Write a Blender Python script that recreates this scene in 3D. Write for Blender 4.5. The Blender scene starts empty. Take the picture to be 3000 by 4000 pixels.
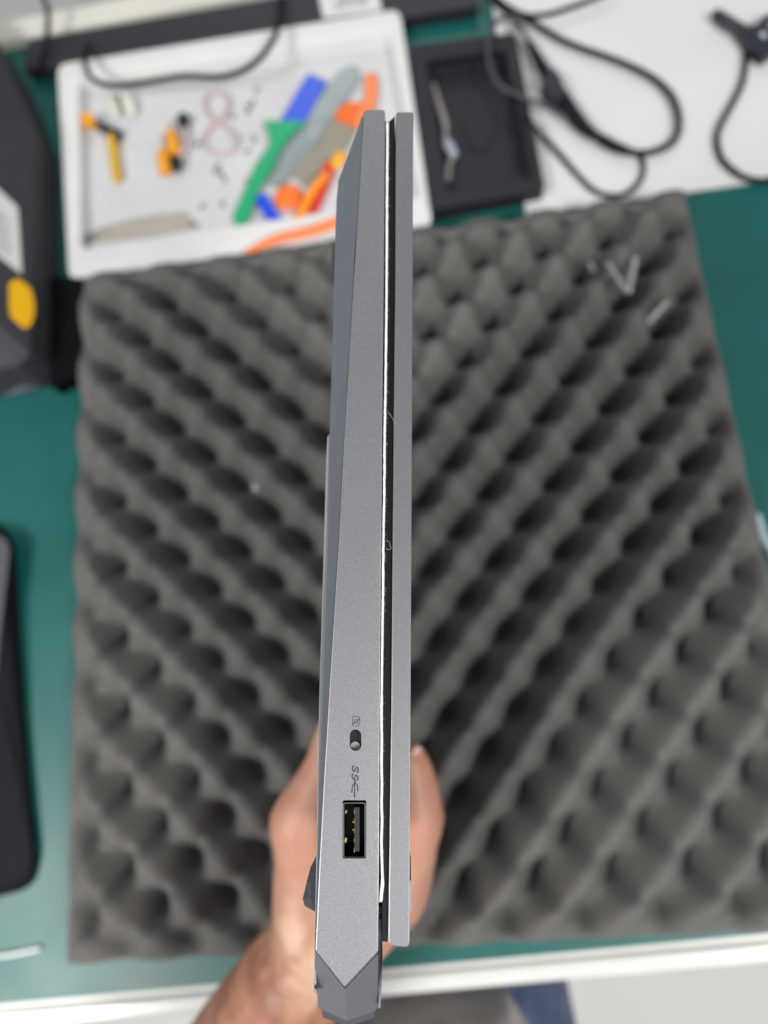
import bpy, bmesh, math, random
from mathutils import Vector, Matrix
import numpy as np
random.seed(7)
sc = bpy.context.scene
COL = sc.collection

# ------------------------------------------------------------------ camera
FPX = 1534.0; CU, CV = 829.5, 1106.0           # photo measured on a 1659 x 2212 grid
HC = 0.520                                     # camera height over the bench mat (m)
WX = Vector((0.99535633, -0.02061228, -0.09402608))
WY = Vector((0.0, -0.97680433, 0.21413382))
WZ = Vector((-0.09625887, -0.21313945, -0.97226838))
def c2w(v):                                    # camera frame (x right, y down, z ahead) to world
    return Vector((v.dot(WX), v.dot(WY), v.dot(WZ)))
CAM = Vector((0, 0, HC))
cd = bpy.data.cameras.new('camera'); cam = bpy.data.objects.new('camera', cd); COL.objects.link(cam)
X = c2w(Vector((1, 0, 0))); Y = c2w(Vector((0, -1, 0))); Z = c2w(Vector((0, 0, -1)))
M = Matrix((X, Y, Z)).transposed().to_4x4(); M.translation = CAM
cam.matrix_world = M
cd.sensor_fit = 'VERTICAL'; cd.sensor_height = 36.0; cd.lens = 36.0 * FPX / 2212.0
cd.clip_start = 0.01; cd.clip_end = 20
cd.dof.use_dof = True; cd.dof.focus_distance = 0.181; cd.dof.aperture_fstop = cd.lens / 4.0
sc.camera = cam

# ------------------------------------------------------------------ world, lamps, exposure
w = bpy.data.worlds.new('World'); sc.world = w; w.use_nodes = True
bg = w.node_tree.nodes['Background']; bg.inputs[0].default_value = (0.93, 0.96, 1.0, 1); bg.inputs[1].default_value = 0.33
sc.view_settings.view_transform = 'Standard'; sc.view_settings.look = 'None'
sc.view_settings.exposure = 0.0; sc.view_settings.gamma = 1.0
sc.cycles.use_denoising = True
sc.cycles.max_bounces = 6

def D(u, v, d):                                # the point seen at (u, v), d metres ahead
    return CAM + c2w(Vector(((u - CU) / FPX, (v - CV) / FPX, 1.0)) * d)
def P(u, v, z=0.0):                            # the point seen at (u, v) on the level z
    r = c2w(Vector(((u - CU) / FPX, (v - CV) / FPX, 1.0)))
    return CAM + r * ((z - HC) / r.z)

def lamp(name, loc, sx, sy, watts, col, aim=None):
    l = bpy.data.lights.new(name, 'AREA'); l.shape = 'RECTANGLE'; l.size = sx; l.size_y = sy; l.energy = watts; l.color = col
    o = bpy.data.objects.new(name, l); COL.objects.link(o); o.location = loc
    dr = (Vector(aim) - Vector(loc)) if aim else Vector((0, 0, -1))
    o.rotation_euler = dr.to_track_quat('-Z', 'Y').to_euler()
    return o
g = P(60, 2120); r = (g - CAM).normalized(); r.z = -r.z
L1 = g + r * (1.9 / r.z)
lamp('ceiling_panel_near', L1, 0.65, 0.65, 58, (1.0, 0.985, 0.96))
lamp('ceiling_panel_right', (1.25, -0.95, 1.9), 0.7, 0.7, 50, (1.0, 0.985, 0.96))
lamp('ceiling_panel_far', (-0.2, 2.4, 1.9), 1.4, 0.4, 12, (1.0, 0.985, 0.96))

# ------------------------------------------------------------------ materials
def lin(c):
    return tuple(((x / 255) / 12.92 if x / 255 <= 0.04045 else ((x / 255 + 0.055) / 1.055) ** 2.4) for x in c)
MATS = {}
def mat(name, col, rough=0.5, metal=0.0, var=0.0, vscale=60, bump=0.0, bscale=400, spec=0.5, trans=0.0, alpha=1.0, coat=0.0, col2=None, srgb=True, bdist=0.0005, sheen=0.0, sss=0.0):
    if name in MATS: return MATS[name]
    m = bpy.data.materials.new(name); m.use_nodes = True; nt = m.node_tree; N = nt.nodes; Lk = nt.links
    b = N['Principled BSDF']
    c = lin(col) if srgb else tuple(col)
    b.inputs['Base Color'].default_value = (*c, 1); b.inputs['Roughness'].default_value = rough
    b.inputs['Metallic'].default_value = metal; b.inputs['Specular IOR Level'].default_value = spec
    b.inputs['Transmission Weight'].default_value = trans; b.inputs['Alpha'].default_value = alpha
    b.inputs['Coat Weight'].default_value = coat
    if sheen: b.inputs['Sheen Weight'].default_value = sheen
    if sss:
        b.inputs['Subsurface Weight'].default_value = sss; b.inputs['Subsurface Radius'].default_value = (0.006, 0.002, 0.001); b.inputs['Subsurface Scale'].default_value = 1.0
    tc = N.new('ShaderNodeTexCoord')
    if var or col2:
        nz = N.new('ShaderNodeTexNoise'); nz.inputs['Scale'].default_value = vscale; nz.inputs['Detail'].default_value = 5
        Lk.new(tc.outputs['Object'], nz.inputs['Vector'])
        rp = N.new('ShaderNodeValToRGB')
        c2 = lin(col2) if col2 else tuple(min(1, x * (1 + var)) for x in c)
        c1 = c if col2 else tuple(x * (1 - var) for x in c)
        rp.color_ramp.elements[0].position = 0.35; rp.color_ramp.elements[1].position = 0.65
        rp.color_ramp.elements[0].color = (*c1, 1); rp.color_ramp.elements[1].color = (*c2, 1)
        Lk.new(nz.outputs['Fac'], rp.inputs['Fac']); Lk.new(rp.outputs['Color'], b.inputs['Base Color'])
    if bump:
        nb = N.new('ShaderNodeTexNoise'); nb.inputs['Scale'].default_value = bscale; nb.inputs['Detail'].default_value = 4
        Lk.new(tc.outputs['Object'], nb.inputs['Vector'])
        bp = N.new('ShaderNodeBump'); bp.inputs['Strength'].default_value = bump; bp.inputs['Distance'].default_value = bdist
        Lk.new(nb.outputs['Fac'], bp.inputs['Height']); Lk.new(bp.outputs['Normal'], b.inputs['Normal'])
    MATS[name] = m
    return m
grey_paint = mat('grey_metal_paint', (0.335, 0.338, 0.358), 0.45, 0.8, var=0.12, vscale=2600, bump=0.5, bscale=3600, srgb=False, bdist=0.00008)
rear_shaded = mat('grey_rear_shaded', (0.24, 0.24, 0.27), 0.45, 0.6, var=0.12, vscale=2600, bump=0.3, bscale=5200, srgb=False, bdist=0.00006)  # laptop grey darkened for shade on the sloping rear faces
cover_shaded = mat('blue_grey_cover_shaded', (0.13, 0.145, 0.17), 0.5, 0.1, var=0.06, vscale=3000, bump=0.2, bscale=5200, srgb=False, bdist=0.00005)  # cover's blue grey, darkened for shade on the left-facing chamfer
strip_lit = mat('blue_grey_cover_lit', (0.27, 0.28, 0.31), 0.5, 0.2, var=0.06, vscale=3000, bump=0.2, bscale=5200, srgb=False, bdist=0.00005)  # paler copy of the cover colour, light on its upward step
black_rubber = mat('black_rubber', (0.007, 0.0075, 0.010), 0.5, spec=0.3, bump=0.2, bscale=2500, srgb=False, bdist=0.0001)
black_gloss = mat('black_gloss', (0.008, 0.008, 0.009), 0.12, srgb=False)
foot_rubber = mat('foot_rubber', (0.06, 0.063, 0.07), 0.6, bump=0.3, bscale=2500, srgb=False, bdist=0.0001)
ink = mat('dark_print', (0.03, 0.03, 0.045), 0.6, srgb=False)
fibre = mat('white_fibre', (0.90, 0.91, 0.91), 0.9, srgb=False, bump=0.5, bscale=2500, bdist=0.0002)
port_black = mat('port_black', (0.004, 0.004, 0.004), 0.35, srgb=False)
port_steel = mat('port_steel', (0.85, 0.78, 0.62), 0.25, 1.0, srgb=False)
port_inner = mat('port_inner', (0.003, 0.003, 0.003), 0.4, 0.0, srgb=False)
gold = mat('gold_contact', (0.95, 0.70, 0.30), 0.3, 0.9, srgb=False)
tongue_m = mat('port_tongue', (0.020, 0.021, 0.025), 0.6, var=0.3, vscale=2500, srgb=False)
knob_m = mat('switch_knob', (0.45, 0.46, 0.46), 0.5, 0.2, var=0.06, vscale=4000, srgb=False)
slot_m = mat('switch_floor', (0.022, 0.024, 0.029), 0.6, srgb=False)

# ------------------------------------------------------------------ mesh helpers
def tag(o, label=None, cat=None, group=None, kind=None):
    if label: o['label'] = label
    if cat: o['category'] = cat
    if group: o['group'] = group
    if kind: o['kind'] = kind
    return o
def thing(name, loc, label, cat, group=None):
    o = bpy.data.objects.new(name, None); COL.objects.link(o); o.location = loc; o.empty_display_size = 0.01
    return tag(o, label, cat, group)
def root_loc(o):
    v = Vector((0, 0, 0))
    while o is not None: v += o.location; o = o.parent
    return v
def link(name, me, m, parent=None, smooth=False):
    o = bpy.data.objects.new(name, me); COL.objects.link(o)
    if m: me.materials.clear(); me.materials.append(m)
    if parent is not None:
        off = root_loc(parent); o.parent = parent
    else:
        n = len(me.vertices); co = np.empty(n * 3); me.vertices.foreach_get('co', co); co = co.reshape(-1, 3)
        off = Vector(((co[:, 0].min() + co[:, 0].max()) / 2, (co[:, 1].min() + co[:, 1].max()) / 2, co[:, 2].min())); o.location = off
    me.transform(Matrix.Translation(-off))
    me.polygons.foreach_set('use_smooth', [smooth] * len(me.polygons)); me.update()
    return o
def mesh(name, verts, faces, m, parent=None, smooth=False, recalc=True):
    me = bpy.data.meshes.new(name); me.from_pydata([tuple(v) for v in verts], [], faces)
    if recalc:
        bm = bmesh.new(); bm.from_mesh(me); bmesh.ops.remove_doubles(bm, verts=bm.verts, dist=1e-7); bmesh.ops.recalc_face_normals(bm, faces=bm.faces); bm.to_mesh(me); bm.free()
    return link(name, me, m, parent, smooth)
def prism_bm(top, bot, bevel=0.0, seg=2):
    n = len(top); bm = bmesh.new()
    a = [bm.verts.new(v) for v in top]; b = [bm.verts.new(v) for v in bot]
    bm.faces.new(a); bm.faces.new(b[::-1])
    for i in range(n): bm.faces.new((a[i], b[i], b[(i + 1) % n], a[(i + 1) % n]))
    bmesh.ops.recalc_face_normals(bm, faces=bm.faces)
    if bevel:
        bmesh.ops.bevel(bm, geom=list(bm.edges), offset=bevel, segments=seg, affect='EDGES', profile=0.5)
    return bm
def from_bm(name, bm, m, parent=None, smooth=False):
    me = bpy.data.meshes.new(name); bm.to_mesh(me); bm.free()
    return link(name, me, m, parent, smooth)
def slab(name, px, z0, z1, m, parent=None, bevel=0.0, zs=None):      # outline seen at level z1, solid down to z0
    top = [P(u, v, z1) for u, v in px]; bot = [Vector((p.x, p.y, z0)) for p in top]
    return from_bm(name, prism_bm(top, bot, bevel), m, parent, smooth=False)
def smooth_path(pts, n=6, closed=False):
    out = []; k = len(pts)
    rng = range(k if closed else k - 1)
    for i in rng:
        if closed: p0, p1, p2, p3 = pts[(i - 1) % k], pts[i], pts[(i + 1) % k], pts[(i + 2) % k]
        else: p0, p1, p2, p3 = pts[max(i - 1, 0)], pts[i], pts[i + 1], pts[min(i + 2, k - 1)]
        for j in range(n):
            t = j / n
            out.append(0.5 * ((2 * p1) + (p2 - p0) * t + (2 * p0 - 5 * p1 + 4 * p2 - p3) * t * t + (3 * p1 - p0 - 3 * p2 + p3) * t ** 3))
    if not closed: out.append(pts[-1].copy())
    return out
def tube_geo(path, rad, sides=10, closed=False, flat=1.0, up=None, base=0):
    verts, faces = [], []; n = len(path); nrm = None
    for i, p in enumerate(path):
        if closed: t = (path[(i + 1) % n] - path[i - 1])
        else: t = path[min(i + 1, n - 1)] - path[max(i - 1, 0)]
        t.normalize()
        if up is not None: b = t.cross(up).normalized(); nn = b.cross(t).normalized()
        else:
            if nrm is None: nrm = t.orthogonal().normalized()
            nrm = (nrm - t * nrm.dot(t)).normalized(); nn = nrm; b = t.cross(nn)
        rr = rad[i] if isinstance(rad, (list, tuple)) else rad
        for k in range(sides):
            a = 2 * math.pi * k / sides
            verts.append(p + b * (math.cos(a) * rr) + nn * (math.sin(a) * rr * flat))
    m = n if closed else n - 1
    for i in range(m):
        for k in range(sides):
            i2 = (i + 1) % n
            faces.append((base + i * sides + k, base + i * sides + (k + 1) % sides, base + i2 * sides + (k + 1) % sides, base + i2 * sides + k))
    if not closed:
        faces.append(tuple(base + k for k in range(sides))[::-1]); faces.append(tuple(base + (n - 1) * sides + k for k in range(sides)))
    return verts, faces
def tube(name, pts, rad, m, parent=None, sides=10, closed=False, n=6, flat=1.0, up=None, round_ends=False):
    k = len(pts)
    path = smooth_path(pts, n, closed)
    if isinstance(rad, (list, tuple)):
        rp = []
        for i in range(len(path)):
            s = i / n; j = min(int(s), len(rad) - 1); j2 = min(j + 1, len(rad) - 1); rp.append(rad[j] * (1 - (s - j)) + rad[j2] * (s - j))
        rad = rp
    elif round_ends and not closed: rad = [rad] * len(path)
    if round_ends and not closed:
        def cap(p, q, r0):
            d = (p - q).normalized(); return [(p + d * r0 * math.sin(a), max(r0 * math.cos(a), r0 * 0.05)) for a in (0.5, 0.95, 1.3, 1.54)]
        e = cap(path[-1], path[-2], rad[-1]); s = cap(path[0], path[1], rad[0])
        path = [x[0] for x in s[::-1]] + path + [x[0] for x in e]; rad = [x[1] for x in s[::-1]] + list(rad) + [x[1] for x in e]
    v, f = tube_geo(path, rad, sides, closed, flat, up)
    return mesh(name, v, f, m, parent, smooth=True)
UP = Vector((0, 0, 1))
def rounded(poly, r, seg=5):                                          # round the corners of a pixel outline
    out = []; n = len(poly)
    for i in range(n):
        p = Vector((*poly[i], 0)); a = Vector((*poly[i - 1], 0)) - p; b = Vector((*poly[(i + 1) % n], 0)) - p
        rr = min(r, a.length * 0.45, b.length * 0.45); A = p + a.normalized() * rr; B = p + b.normalized() * rr
        for k in range(seg + 1):
            t = k / seg; q = A * (1 - t) ** 2 + p * 2 * t * (1 - t) + B * t * t; out.append((q.x, q.y))
    return out

# ------------------------------------------------------------------ bench, mat, floor
laminate = mat('cream_laminate', (0.68, 0.67, 0.63), 0.35, var=0.03, vscale=20, srgb=False)
lip_m = mat('white_edge_band', (0.74, 0.74, 0.71), 0.22, srgb=False, coat=0.3)
dirv = (P(1659, 2018) - P(0, 2170)); dirv.z = 0; dirv.normalize(); nv = Vector((-dirv.y, dirv.x, 0))
O0 = P(830, 2094)                               # a point on the front edge of the mat
def B(s, t, z): return O0 + dirv * s + nv * t + Vector((0, 0, z))
def bbox(s0, s1, t0, t1, z0, z1): return [B(s0, t0, z1), B(s1, t0, z1), B(s1, t1, z1), B(s0, t1, z1)], [B(s0, t0, z0), B(s1, t0, z0), B(s1, t1, z0), B(s0, t1, z0)]
bench = thing('workbench', B(0, 0.3, -0.74), 'white topped workbench carrying the teal mat and all the clutter', 'workbench')
from_bm('tabletop', prism_bm(*bbox(-0.9, 0.9, -0.004, 0.80, -0.030, -0.0025)), laminate, bench)
from_bm('edge_band', prism_bm(*bbox(-0.9, 0.9, -0.0165, -0.0045, -0.030, -0.0005), bevel=0.003, seg=3), lip_m, bench)
leg_m = mat('grey_steel_leg', (0.45, 0.46, 0.47), 0.4, 0.6, srgb=False)
for s in (-0.85, 0.85):
    for t in (0.03, 0.76):
        from_bm('leg', prism_bm(*bbox(s - 0.02, s + 0.02, t - 0.02, t + 0.02, -0.74, -0.0305)), leg_m, bench)

def mat_material():
    m = mat('teal_mat', (0.010, 0.118, 0.108), 0.36, bump=0.06, bscale=1800, srgb=False, bdist=0.0001, spec=0.3)
    nt = m.node_tree; N = nt.nodes; b = N['Principled BSDF']; tc = N.new('ShaderNodeTexCoord')
    nz = N.new('ShaderNodeTexNoise'); nz.inputs['Scale'].default_value = 14; nz.inputs['Detail'].default_value = 6
    nt.links.new(tc.outputs['Object'], nz.inputs['Vector'])
    mr = N.new('ShaderNodeMapRange'); mr.inputs['To Min'].default_value = 0.33; mr.inputs['To Max'].default_value = 0.52
    nt.links.new(nz.outputs['Fac'], mr.inputs['Value']); nt.links.new(mr.outputs['Result'], b.inputs['Roughness'])
    rp = N.new('ShaderNodeValToRGB'); rp.color_ramp.elements[0].position = 0.3; rp.color_ramp.elements[1].position = 0.7
    rp.color_ramp.elements[0].color = (0.004, 0.098, 0.089, 1); rp.color_ramp.elements[1].color = (0.006, 0.120, 0.110, 1)
    nt.links.new(nz.outputs['Fac'], rp.inputs['Fac']); nt.links.new(rp.outputs['Color'], b.inputs['Base Color'])
    b.inputs['Specular IOR Level'].default_value = 0.50
    return m
teal = mat_material()
tb = (P(30, 104) - O0).dot(nv)
tag(from_bm('bench_mat', prism_bm(*bbox(-0.62, 0.62, 0, tb, -0.002, 0.0)), teal), 'teal rubber work mat covering the bench, glossy towards its near left corner', 'mat')
ledge = thing('back_ledge', B(-0.3, tb + 0.1, -0.0025), 'cream ledge along the back of the bench behind the dark bar', 'ledge')
from_bm('ledge_top', prism_bm(*bbox(-0.9, 0.9, tb + 0.022, 0.795, -0.0024, 0.010), bevel=0.002), mat('cream_ledge', (0.68, 0.67, 0.59), 0.4, var=0.05, vscale=8, srgb=False), ledge)

floor_m = mat('pale_floor', (0.50, 0.50, 0.48), 0.45, var=0.04, vscale=9, srgb=False)
tag(mesh('floor', [Vector((-4, -4, -0.741)), Vector((4, -4, -0.741)), Vector((4, 4, -0.741)), Vector((-4, 4, -0.741))], [(0, 1, 2, 3)], floor_m), 'pale floor below the front of the bench', 'floor', kind='structure')

# ------------------------------------------------------------------ egg crate foam
LA = np.array([0.02595219, -0.02292461]); LB = np.array([0.02074607, 0.02780672]); LO = np.array([-0.28130187, 0.1986107])
LI = np.linalg.inv(np.array([LA, LB]).T)
ZP, ZT = 0.001, 0.0485
def foam():
    # straight cut sides, measured where the sheet meets the mat and where its crests end
    c = [P(178, 600, 0.028), P(1478, 412, 0.030), P(1815, 1992, 0.022), P(163, 2068, 0.02)]
    c = np.array([[p.x, p.y] for p in c])
    NX, NY = 230, 230
    U, V = np.meshgrid(np.linspace(0, 1, NX), np.linspace(0, 1, NY), indexing='ij')
    XY = ((1 - U) * (1 - V))[..., None] * c[0] + (U * (1 - V))[..., None] * c[1] + (U * V)[..., None] * c[2] + ((1 - U) * V)[..., None] * c[3]
    ph = (XY - LO) @ LI.T
    sx = np.clip((XY[..., 0] + 0.095) / 0.06, 0, 1); sx = sx * sx * (3 - 2 * sx)
    ph = ph - sx[..., None] * np.array([0.37659, 0.31475])
    ph[..., 0] += 0.035 * np.sin(XY[..., 1] * 23 + 1) ; ph[..., 1] += 0.035 * np.sin(XY[..., 0] * 19 + 2)
    h = 0.5 - 0.25 * (np.cos(2 * np.pi * ph[..., 0]) + np.cos(2 * np.pi * ph[..., 1]))
    h = np.clip(h, 0, 1); h = 1 - (1 - h) ** 1.65
    ra = 0.5 - 0.5 * np.cos(2 * np.pi * ph[..., 0]); rb = 0.5 - 0.5 * np.cos(2 * np.pi * ph[..., 1])
    wb = 0.24 * (1 - sx); wa = sx * (0.14 + 0.28 * np.clip((0.10 - XY[..., 1] + 0.4 * XY[..., 0]) / 0.16, 0, 1))
    h = h * (1 - wa - wb) + ra ** 0.8 * wa + rb ** 0.8 * wb
    amp = 1 - 0.24 * np.clip((0.02 - XY[..., 0]) / 0.10, 0, 1) - 0.26 * np.clip((0.10 - XY[..., 1]) / 0.16, 0, 1) * np.clip((XY[..., 0] - 0.02) / 0.08, 0, 1); h = 0.80 + (h - 0.80) * amp
    ed = np.minimum(np.minimum(U, 1 - U), np.minimum(V, 1 - V)) * 0.49; ed = np.clip(ed / 0.022, 0, 1); ed = ed * ed * (3 - 2 * ed)
    h = h * (0.22 + 0.78 * ed) + 0.45 * (1 - ed)
    Zc = ZP + (ZT - ZP) * h + 0.0008 * np.sin(XY[..., 0] * 31) * np.cos(XY[..., 1] * 27)
    # side bulges a little where a crest meets the cut
    verts = [(XY[i, j, 0], XY[i, j, 1], Zc[i, j]) for i in range(NX) for j in range(NY)]
    idx = lambda i, j: i * NY + j
    faces = [(idx(i, j), idx(i, j + 1), idx(i + 1, j + 1), idx(i + 1, j)) for i in range(NX - 1) for j in range(NY - 1)]
    ring = [(i, 0) for i in range(NX)] + [(NX - 1, j) for j in range(1, NY)] + [(i, NY - 1) for i in range(NX - 2, -1, -1)] + [(0, j) for j in range(NY - 2, 0, -1)]
    base = len(verts)
    for i, j in ring: verts.append((XY[i, j, 0], XY[i, j, 1], 0.0006))
    n = len(ring)
    for k in range(n):
        k2 = (k + 1) % n; faces.append((idx(*ring[k]), idx(*ring[k2]), base + k2, base + k))
    faces.append(tuple(base + k for k in range(n)))
    m = mat('charcoal_foam', (0.150, 0.146, 0.137), 0.95, bump=0.8, bscale=900, spec=0.1, srgb=False, bdist=0.001, var=0.12, vscale=700)
    o = mesh('acoustic_foam', verts, faces, m, smooth=True)
    tag(o, 'charcoal egg crate foam sheet lying on the teal mat under the laptop', 'foam sheet')
foam()

# ------------------------------------------------------------------ the laptop, held on edge
NC = Vector((-0.019, 0.1695, 1.0)).normalized(); NW = c2w(NC)         # direction from its upturned side into the scene
PC = Vector(((830 - CU) / FPX, (2040 - CV) / FPX, 1.0)) * 0.170
K0 = PC.dot(NC)
def S(u, v, dep=0.0):                                                  # the point seen at (u, v) on the side face, dep metres behind it
    r = Vector(((u - CU) / FPX, (v - CV) / FPX, 1.0)); return CAM + c2w(r * ((K0 + dep) / r.dot(NC)))
LEN = 0.292
lap = thing('laptop', S(760, 1200, LEN), 'closed grey laptop held on edge over the foam, ports facing the viewer', 'laptop')
def lap_poly(name, px, d0, d1, m, parent=lap, bevel=0.0, seg=2, top_d=None):
    top = [S(u, v, d0 if top_d is None else top_d[i]) for i, (u, v) in enumerate(px)]
    bot = [p + NW * (d1 - (d0 if top_d is None else top_d[i])) for i, p in enumerate(top)]
    return from_bm(name, prism_bm(top, bot, bevel, seg), m, parent)
def apply_mods(o):
    dg = bpy.context.evaluated_depsgraph_get(); e = o.evaluated_get(dg); me = bpy.data.meshes.new_from_object(e)
    o.modifiers.clear(); o.data = me
base_px = [(785, 243), (788, 238), (792, 236.5), (828, 236.5), (832, 241), (828.7, 634), (827.2, 774), (824, 1159), (820.5, 1546), (818.5, 1893), (817, 2056),
           (744.5, 2133), (681, 2053), (689, 1885), (699, 1693), (711, 1493), (732, 1159), (742, 967), (753.7, 774), (762, 634), (772, 474), (777, 394), (783, 283)]
base = lap_poly('base_shell', base_px, 0.0, LEN, grey_paint, bevel=0.00028)
def cutter(px, d0, d1):
    top = [S(u, v, d0) for u, v in px]; bot = [p + NW * (d1 - d0) for p in top]
    o = from_bm('cut', prism_bm(top, bot), port_black); return o
usb_px = rounded([(739.7, 1732.7), (791.2, 1732.7), (790.6, 1860.2), (739.2, 1860.2)], 4)
def stadium(cx, y0, y1, r, n=12):
    out = [(cx + r * math.cos(a), y0 + r - r * math.sin(a)) for a in [math.pi * k / n for k in range(n + 1)]]
    out += [(cx + r * math.cos(a), y1 - r - r * math.sin(a)) for a in [math.pi + math.pi * k / n for k in range(n + 1)]]
    return out
sw_px = stadium(767.6, 1578.3, 1625.0, 12.6)
cuts = [cutter(usb_px, -0.002, 0.012), cutter(sw_px, -0.002, 0.0022)]
base.data.materials.append(port_black)
for c in cuts:
    md = base.modifiers.new('b', 'BOOLEAN'); md.operation = 'DIFFERENCE'; md.object = c; md.solver = 'EXACT'
bpy.context.view_layer.update()
apply_mods(base)
for c in cuts: bpy.data.objects.remove(c)
# rear cap: two bevelled faces under the chevron
def rp(u, v, d): return S(u, v, d)
A0, A1, A2 = (680.5, 2056.5), (746, 2141), (817.3, 2064)
A0, A1, A2 = (680.8, 2055.2), (745.2, 2138), (817.2, 2061.5)
def onplane(u, v, a, b_, c_):
    nn_ = (b_ - a).cross(c_ - a); r_ = c2w(Vector(((u - CU) / FPX, (v - CV) / FPX, 1.0))); return CAM + r_ * ((a - CAM).dot(nn_) / r_.dot(nn_))
q0, q1, q2, qr = rp(*A0, 0.0004), rp(*A1, 0.0004), rp(*A2, 0.0004), rp(749, 2206, 0.0075)
cap_v = [q0, q1, qr, onplane(686.3, 2178, q0, q1, qr), q2, onplane(817.2, 2175, q2, q1, qr), onplane(809.8, 2186, q2, q1, qr)]
cap_v += [v + NW * 0.27 for v in cap_v]
cap_f = [(0, 1, 2, 3), (1, 4, 5, 6, 2), (7, 10, 9, 8), (8, 9, 13, 12, 11), (0, 3, 10, 7), (3, 2, 9, 10), (2, 6, 13, 9), (6, 5, 12, 13), (5, 4, 11, 12), (4, 1, 8, 11), (1, 0, 7, 8)]
o = mesh('rear_cap', cap_v, cap_f, rear_shaded, lap)
md = o.modifiers.new('bev', 'BEVEL'); md.width = 0.00025; md.segments = 2; md.limit_method = 'ANGLE'; md.angle_limit = 0.3; apply_mods(o)
# dark gap plate just behind the chevron joint
lap_poly('joint_gasket', [(683, 2052), (744.8, 2131), (815.5, 2052), (815.5, 2064), (746, 2140.5), (683, 2057)], 0.0007, 0.02, foot_rubber)
lap_poly('rear_vent', [(694, 2176), (698, 2198), (748, 2217), (753, 2217), (809, 2198), (809.3, 2178), (750, 2200)], 0, 0.2, foot_rubber, top_d=[0.019] * 7)
# underside cover: dark chamfer from the seam down to the step
seam = [(784, 249), (782.6, 283), (776.6, 394), (771.6, 474), (765.6, 553), (761.6, 634), (753.2, 774), (741.5, 967), (731.4, 1159), (710.6, 1493), (698.4, 1693), (688.4, 1885), (680.6, 2053)]
inner = [(781, 253), (769, 290), (731, 390), (727, 430), (724, 514), (721.7, 634), (717, 774), (711.3, 967), (709, 1159), (698, 1493), (690, 1693), (684.5, 1885), (679.6, 2053)]
sd = 0.0003; n = len(seam)
dd = [0.0006, 0.0015, 0.0045, 0.005, 0.005, 0.005, 0.005, 0.005, 0.0045, 0.0033, 0.002, 0.0012, 0.0008]
cv = [S(u, v, sd) for u, v in seam] + [S(*inner[i], dd[i]) for i in range(n)]
cv += [v + NW * 0.27 for v in cv]
cf = [(i, i + 1, n + i + 1, n + i) for i in range(n - 1)] + [(n + i, n + i + 1, 3 * n + i + 1, 3 * n + i) for i in range(n - 1)]
cf += [(i, i + 1, 2 * n + i + 1, 2 * n + i) for i in range(n - 1)] + [(2 * n + i, 2 * n + i + 1, 3 * n + i + 1, 3 * n + i) for i in range(n - 1)]
cf += [(0, n, 3 * n, 2 * n), (n - 1, 2 * n - 1, 4 * n - 1, 3 * n - 1)]
mesh('bottom_cover', cv, cf, cover_shaded, lap)
lap_poly('cover_step', [(714.2, 934), (706.8, 943), (704.5, 990), (700, 1159), (690, 1493), (687.6, 1593), (683, 1863), (679, 2056), (678.0, 2124), (683.5, 2130), (682.5, 2056), (688, 1885), (694, 1693), (700, 1493), (710.5, 1159), (713, 967)], 0.0054, 0.2, strip_lit, bevel=0.0002)
lap_poly('side_tab', [(678, 2134), (684, 2139), (685.3, 2149), (677.2, 2143)], 0.0055, 0.03, strip_lit)
# rubber feet on the underside
def foot():
    q = [((684.5, 1862), .0085), ((662, 1907), .0100), ((654, 1941), .0100), ((671, 1941), .0060), ((672, 1905), .0060), ((687, 1888), .0062), ((688, 1945), .0062), ((658, 1957), .0105), ((673, 1965.5), .0100), ((687, 1973), .0095)]
    a = [S(*p_, d_) for p_, d_ in q]; v = a + [p_ + NW * .012 for p_ in a]
    ol = [0, 1, 2, 7, 8, 9, 6, 5]
    f = [(1, 2, 3, 4), (0, 1, 4, 5), (4, 3, 6, 5), (2, 7, 8, 3), (3, 8, 9, 6)] + [(ol[k_], ol[(k_ + 1) % 8], 10 + ol[(k_ + 1) % 8], 10 + ol[k_]) for k_ in range(8)]
    mesh('rubber_foot', v, f, foot_rubber, lap)
foot()
lap_poly('rubber_foot', rounded([(729, 519), (719.5, 523), (716.5, 566), (723, 610), (729, 600)], 3), 0.055, 0.12, foot_rubber)
# lid
lid_px = [(855.4, 246), (857.8, 241.7), (890, 241.3), (893, 245), (889, 1159), (887, 1546), (884.7, 2032), (884.2, 2039), (881.6, 2044.6), (876, 2046.8), (851, 2045.2), (844, 2043), (840, 2038), (838.5, 2028), (844.9, 1546), (848.2, 1159), (852.0, 774), (853.7, 634)]
lap_poly('lid', lid_px, 0.0, LEN, mat('lid_tilt_shade', (0.30, 0.303, 0.322), 0.45, 0.8, var=0.10, vscale=2600, bump=0.5, bscale=3600, srgb=False, bdist=0.00007), bevel=0.00028)  # base grey made slightly darker, shading from the lid's tilt put into colour
bez = [(853, 250), (840.4, 262), (840, 634), (836.5, 774), (831.5, 1159), (827.2, 1546), (824.6, 1950), (824.9, 2034), (837.6, 2036), (843.9, 1546), (847.4, 1159), (851, 774), (852.6, 634)]
lap_poly('screen_bezel', bez, 0.0012, LEN - 0.002, black_rubber, bevel=0.0002)
lap_poly('bezel_bead', [(849.5, 640), (847.5, 774), (844, 1159), (840.4, 1546), (836.4, 1960), (834.6, 2030), (836.6, 2030), (838.4, 1960), (842.4, 1546), (846, 1159), (849.5, 774), (851, 640)], 0.00085, 0.02, black_rubber, bevel=0.00008)
lap_poly('lid_seal', [(855, 262), (852.8, 634), (851, 774), (847.2, 1159), (843.8, 1546), (838.2, 2030), (840, 2030), (845.4, 1546), (849, 1159), (852.8, 774), (854.6, 634)], 0.0019, 0.02, black_gloss)
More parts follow.
